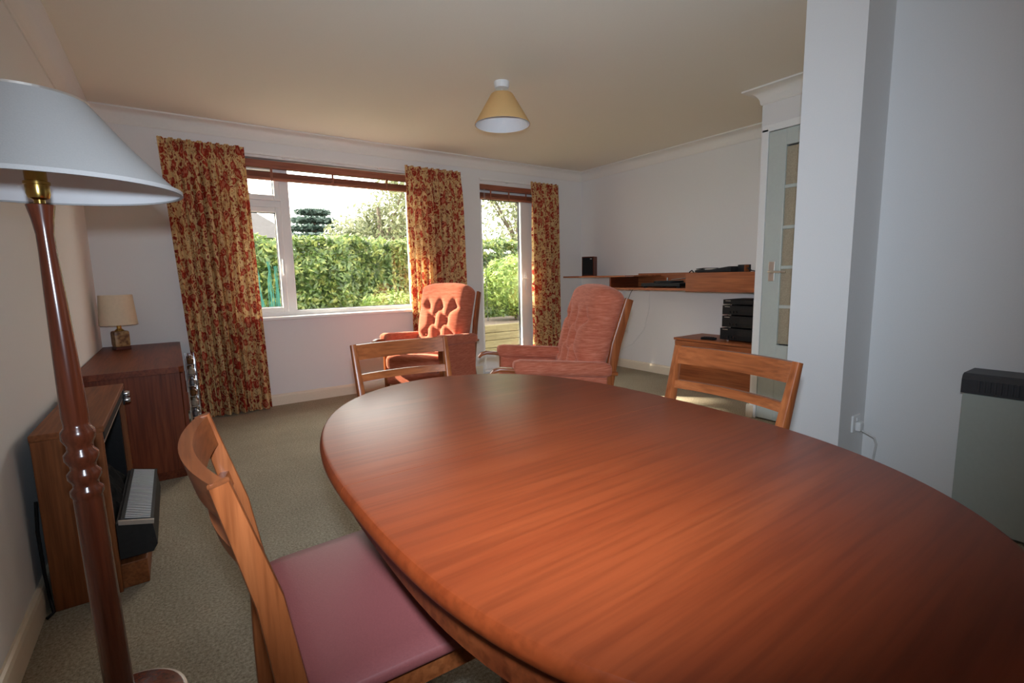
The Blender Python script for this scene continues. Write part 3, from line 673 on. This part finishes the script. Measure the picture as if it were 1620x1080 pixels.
bx = thing('small_box', 'small upright black box with mottled tan face on top of the wall shelf', 'box', (4.12, 2.34, 1.117), math.radians(-20))
obj('case', MB().box(-.04, -.03, 0, .03, .05, .062, .002), M['blackmat'], bx); obj('tan_face', MB().box(-.042, -.045, .003, -.004, -.030, .059, .001), M['fire_z'], bx)
o = obj('wrist_strap', MB().bar([(4.03, 2.27, 1.150), (4.03, 2.24, 1.127), (4.03, 2.20, 1.121), (4.03, 2.09, 1.121)], .016, .008, (1, 0, 0)), M['blackmat']); tag(o, 'short black strap lying beside the small upright box on the shelf', 'strap')

lx = 3.955
lc = thing('low_cabinet', 'low teak cabinet under the wall shelf, holding the black stereo', 'cabinet', (0, 0, 0))
obj('carcass', MB().box(lx + .02, 2.0, .05, RX - .018, 2.925, .478, .002), M['shelf_y'], lc); obj('top', MB().box(lx - .004, 1.995, .480, RX - .018, 2.94, .502, .003), M['shelf_y'], lc)
obj('plinth', MB().box(lx + .06, 2.02, 0, RX - .04, 2.90, .05), M['teak_y'], lc)
for z0, z1 in ((.062, .395), (.402, .474)): obj('drawer_front', MB().box(lx, 1.998, z0, lx + .019, 2.928, z1, .003), M['shelf_y'], lc)
zz = .502
for nm, hh, y1_, lb in (('amplifier', .115, 2.52, 'black stereo amplifier, lowest unit of the stack on the low cabinet'), ('cassette_deck', .110, 2.505, 'black cassette deck, second from bottom of the stereo stack'), ('compact_disc_player', .092, 2.505, 'black disc player, third unit up in the stereo stack'), ('radio_tuner', .052, 2.500, 'slim black tuner on top of the stereo stack under the shelf')):
    st = thing(nm, lb, 'stereo unit', (4.06, 2.075, zz)); wd = y1_ - 2.075; ft = .012
    obj('body', MB().box(.012, 0, ft, .33, wd, hh, .002), M['black'], st); fp = obj('front_panel', MB().box(0, -.002, ft, .0125, wd + .002, hh, .002), M['black'], st)
    for x in (.03, .30):
        for y in (.04, wd - .06): obj('foot', MB().lathe([(.016, 0), (.017, ft)], 14, (x, y, 0)), M['chrome'], st, True)
    obj('display', MB().box(-.001, .04, hh * .45, .004, wd * .62, hh * .85), M['steel_box'], fp); obj('badge', MB().box(-.001, wd - .07, hh - .013, .004, wd - .02, hh - .009), M['satin'], fp)
    if hh > .06:
        for k in range(3): obj('knob', MB().tube([(.002, wd * .70 + k * .03, ft + .025), (-.010, wd * .70 + k * .03, ft + .025)], .008, 14), M['steel_box'], fp, True)
    zz += hh + .001
rc = thing('remote_control', 'black remote control lying beside the stereo stack on the cabinet', 'remote', (4.02, 2.60, .502), math.radians(15))
obj('body', MB().rbox(-.022, -.06, .0, .022, .075, .024, .008, 5), M['black'], rc, True); kb = MB()
for i in range(3):
    for j in range(5): kb.box(-.013 + i * .010, -.04 + j * .02, .022, -.007 + i * .010, -.03 + j * .02, .0265)
obj('keys', kb, M['steel_box'], rc)

def socket(name, label, loc, rz, plug):
    s = thing(name, label, 'socket', loc, rz)      # plate faces local -y
    pl = obj('plate', MB().box(-.043, -.010, -.043, .043, 0, .043, .003), M['white'], s)
    obj('switch', MB().box(-.008, -.014, .012, .008, -.009, .030, .002), M['white'], pl)
    hs = MB(); hs.box(-.003, -.0105, -.004, .003, -.0095, .006); hs.box(-.014, -.0105, -.024, -.008, -.0095, -.018); hs.box(.008, -.0105, -.024, .014, -.0095, -.018); obj('pin_holes', hs, M['gasket'], pl)
    if plug:
        obj('plug', MB().rbox(-.024, -.036, -.036, .024, -.010, .012, .008, 5), M['white'], s, True); obj('flex', MB().tube([(0, -.03, -.03), (.004, -.055, -.042), (.012, -.085, -.058), (.014, -.095, -.09), (.010, -.085, -.20), (.0, -.045, -.29)], .0045, 8), M['cord_w'], s, True)
    return s
socket('wall_socket', 'white power socket low on the right wall behind the armchair', (RX, 3.98, .462), math.radians(-90), False)
socket('wall_socket', 'white power socket with plug and flex on the side of the white pier', (2.78, NY0, .345), 0, True)
o = obj('aerial_cable', MB().tube([(RX - .008, 3.86, .95), (RX - .010, 3.90, .90), (RX - .008, 3.95, .80), (RX - .008, 4.02, .70), (RX - .008, 4.05, .52)], .003, 6), M['black'], None, True); tag(o, 'thin dark cable hanging from the wall shelf behind the armchair', 'cable')
o = obj('white_cable', MB().tube([(RX - .008, 3.62, .94), (RX - .007, 3.63, .72), (RX - .007, 3.70, .48), (RX - .007, 3.86, .30), (RX - .007, 4.06, .20), (RX - .02, 4.22, .13)], .003, 6), M['wall'], None, True); tag(o, 'white cable drooping down the right wall below the record player', 'cable')

# ------------------------------------------------------------------ storage heater
hx = 2.715
sh = thing('storage_heater', 'large sage grey storage heater with charcoal grille top on the right', 'heater', (hx, 0, 0))
hy0, hy1 = -.45, .568
obj('body', MB().box(0, hy0 + .006, .012, DX - hx, hy1 - .006, .588, .004), M['heater'], sh)
tp = obj('top_cap', MB().prism([(-.002, .590), (DX - hx, .590), (DX - hx, .672), (.022, .672), (.006, .664), (-.002, .648)], hy0, hy1, 'y'), M['heatertop'], sh)
nb = int((hy1 - .06 - hy0) / .0165)
for k in range(nb):
    y = hy1 - .055 - k * .0165
    obj('grille_fin', MB().box(-.006, y - .0042, .600, .002, y + .0042, .648, .001), M['heatertop'], tp)
for y in (hy0 + .05, hy1 - .11): obj('foot', MB().box(.01, y, 0, DX - hx - .02, y + .06, .012), M['heatertop'], sh)

# ------------------------------------------------------------------ the garden
GZ = -.16
struct('ground', MB().box(-26, D + T, GZ - .1, 34, 70, GZ), M['soil'])
struct('patio', MB().box(-1, D + T, GZ, 8, 6.55, GZ + .04), M['paving'])
def leaves(mb, n, fn, size, rnd):
    bm = mb.bm
    for _ in range(n):
        p, nrm = fn(rnd); s = size * rnd.uniform(.6, 1.3)
        a = Vector((rnd.gauss(0, 1), rnd.gauss(0, 1), rnd.gauss(0, 1))); d = (Vector(nrm) * 1.0 + a * .55).normalized()
        t = d.cross(Vector((rnd.gauss(0, 1), rnd.gauss(0, 1), rnd.gauss(0, 1)))).normalized(); u = d.cross(t)
        v = [bm.verts.new(p - t * s), bm.verts.new(p + u * s * .42 - d * s * .08), bm.verts.new(p + t * s), bm.verts.new(p - u * s * .42 - d * s * .08)]
        bm.faces.new(v)
def ball_fn(c, r):
    c = Vector(c); r = Vector(r)
    def f(rnd):
        d = Vector((rnd.gauss(0, 1), rnd.gauss(0, 1), rnd.gauss(0, 1))).normalized(); k = rnd.uniform(.80, 1.04) * (1 + .16 * noise.noise(d * 2.6 + c))
        return c + Vector((d.x * r.x, d.y * r.y, d.z * r.z)) * k, d
    return f
def bush(name, label, cat, c, r, n, size, m, seed, gz=GZ):
    t = thing(name, label, cat, (c[0], c[1], gz)); rnd = random.Random(seed); mb = MB(); c = (0, 0, c[2] - gz)
    leaves(mb, n, ball_fn(c, r), size, rnd); core = Vector(r) * .80
    mb.rbox(-core.x, -core.y, c[2] - core.z, core.x, core.y, c[2] + core.z, min(core) * .99, 6)
    obj('foliage', mb, m, t)
    k = MB(); k.tube([(0, 0, 0), (.02, .01, c[2] * .5), (0, 0, c[2])], [.05, .04, .03], 8); obj('stem', k, M['bark'], t)
    return t
# long hedge
hg = thing('hedge', 'tall leafy green hedge across the back of the garden beyond the window', 'hedge', (2, 9.1, GZ)); rnd = random.Random(5); mb = MB()
def hfn(r):
    u = r.uniform(-4.5, 4.4)
    top = 1.95 + .16 * noise.noise(Vector((u * .9, 3, 0))) + .10 * noise.noise(Vector((u * 2.7, 7, 0)))
    if r.random() < .75:
        z = r.uniform(0, top); y = -.40 + .42 * noise.noise(Vector((u * .9, z * 1.1, 1))) + .22 * noise.noise(Vector((u * 3, z * 3, 5))) + r.uniform(-.06, .12); return Vector((u, y, z)), (0, -1, .35)
    return Vector((u, r.uniform(-.45, .4), top + r.uniform(-.10, .08))), (0, -.3, 1)
leaves(mb, 26000, hfn, .062, rnd); mb.box(-4.5, -.10, 0, 4.4, .4, 1.75); obj('foliage', mb, M['hedge'], hg)
bush('shrub', 'rounded pale green shrub in front of the hedge, low in the window view', 'shrub', (2.9, 7.6, .40), (.62, .45, .50), 4200, .045, M['shrub'], 9)
bush('shrub', 'bright yellow-green clipped bush above the timber planter beyond the patio door', 'shrub', (5.3, 7.45, .95), (.72, .5, .55), 5200, .045, M['shrub'], 12, GZ + .48)
bush('shrub', 'dark green bush behind the clipped bush, seen through the patio door', 'shrub', (7.7, 9.6, 1.15), (1.05, .6, 1.1), 7000, .07, M['dark_leaf'], 14)
bush('shrub', 'small brownish plant at the foot of the hedge in the window', 'shrub', (1.75, 7.9, .22), (.34, .3, .35), 1200, .05, M['pale_leaf'], 17)
pl = thing('timber_planter', 'raised bed edged with stacked weathered timber sleepers beyond the patio door', 'planter', (3.6, 6.65, GZ + .0))
for k in range(4): obj('sleeper', MB().box(0, 0, .0 + k * .125, 3.4, .10, .12 + k * .125, .008), M['timber'], pl)
obj('soil', MB().box(.0, .10, 0, 3.4, 1.6, .47), M['bark'], pl)
def tree(name, label, x, y, h, rc, n, size, m, seed, blobs, trunk=.12, zf=.55):
    t = thing(name, label, 'tree', (x, y, GZ)); rnd = random.Random(seed); mb = MB(); k = MB()
    k.tube([(0, 0, 0), (.05, 0, h * .4), (0, 0, h * .8)], [trunk, trunk * .8, trunk * .4], 10)
    for i in range(blobs):
        a = rnd.uniform(0, 2 * PI); q = Vector((math.cos(a) * rc * rnd.uniform(.2, .8), math.sin(a) * rc * rnd.uniform(.2, .8), h * rnd.uniform(zf, 1.0))); rr = rc * rnd.uniform(.35, .6)
        def f(r, q=q, rr=rr):
            d = Vector((r.gauss(0, 1), r.gauss(0, 1), r.gauss(0, 1))).normalized(); return q + d * rr * r.uniform(.2, 1.0) ** .5, d
        leaves(mb, n // blobs, f, size, rnd); b0 = h * max(.42, zf - .06); k.tube([(0, 0, b0), Vector((q.x * .5, q.y * .5, (b0 + q.z) / 2)), q], [trunk * .35, trunk * .22, .015], 6)
    obj('crown', mb, m, t); obj('trunk', k, M['bark'], t, True); return t
tree('garden_tree', 'pale airy tree rising above the hedge at the right of the window view', 4.6, 12.6, 3.9, 1.4, 5200, .075, M['pale_leaf'], 21, 10)
tree('garden_tree', 'tall thin-leaved tree high beyond the patio door', 9.3, 12.9, 4.6, 1.9, 4200, .08, M['pale_leaf'], 31, 12)
tree('garden_tree', 'unseen dense green tree added left of the window to block sun at the patio door', -1.74, 10.2, 6.2, .58, 12000, .08, M['hedge'], 41, 16)  # out of view, added to keep direct sun from the patio door
tree('garden_tree', 'unseen tall tree added far left, its high crown blocking sun at the window top', -4.9, 12.0, 9.6, 1.6, 9000, .12, M['hedge'], 43, 14, zf=.83)  # added out of view, crown cuts sunlight entering over the armchair
tree('garden_tree', 'russet green tree in the middle distance over the hedge', 7.0, 17.5, 3.2, 1.5, 4500, .09, M['pale_leaf'], 27, 9)
cf = thing('conifer', 'dark layered conifer in the distance above the hedge, left of the window view', 'tree', (5.3, 22.5, GZ)); rnd = random.Random(8); mb = MB(); kt = MB(); kt.tube([(0, 0, 0), (0, 0, 4.0)], [.2, .08], 8)
for L_ in range(9):
    z = 1.5 + L_ * .34; rr = 2.3 - L_ * .2
    def f(r, z=z, rr=rr):
        a = r.uniform(0, 2 * PI); q = rr * math.sqrt(r.random()); return Vector((math.cos(a) * q, math.sin(a) * q, z + r.uniform(-.07, .07) - q * .05)), (0, 0, 1)
    leaves(mb, 1300, f, .13, rnd)
obj('crown', mb, M['conifer'], cf); obj('trunk', kt, M['bark'], cf)
hs = thing('house', 'distant house with grey tiled roof beyond the hedge, at the left of the window', 'house', (2.0, 17.0, GZ))
obj('wall', MB().box(-3.5, 0, 0, 1.15, 4, 2.62), M['brick'], hs)
r_ = MB(); r_.loft([[(-4.0, -.4, 2.6), (1.5, -.4, 2.6), (1.5, 4.4, 2.6), (-4.0, 4.4, 2.6)], [(-2.2, 1.9, 3.85), (.2, 1.9, 3.85), (.2, 2.1, 3.85), (-2.2, 2.1, 3.85)]]); obj('roof', r_, M['tile'], hs)
# teal netting on canes outside the casement
nt_ = thing('garden_netting', 'teal green plastic netting hanging on canes just outside the casement', 'netting', (.80, 6.2, GZ)); rnd = random.Random(4)
for i, (x, tw, lean_) in enumerate(((.10, .05, -.10), (.16, .05, -.03), (.215, .05, -.01))):
    k = MB(); zt = 1.55 - i * .05
    for j in range(7):
        pts = [(x + lean_ * (z / 1.5) + tw * (1 - z / 1.7) * math.sin(j * 1.7 + z * 3) + rnd.uniform(-.012, .012), .03 * math.cos(j + z * 4), z) for z in [zt * q / 14 for q in range(15)]]
        k.bar(pts, [.016 * (1.25 - q / 14) for q in range(15)], .002, (1, 0, 0))
    obj('net_strip', k, M['net'], nt_)
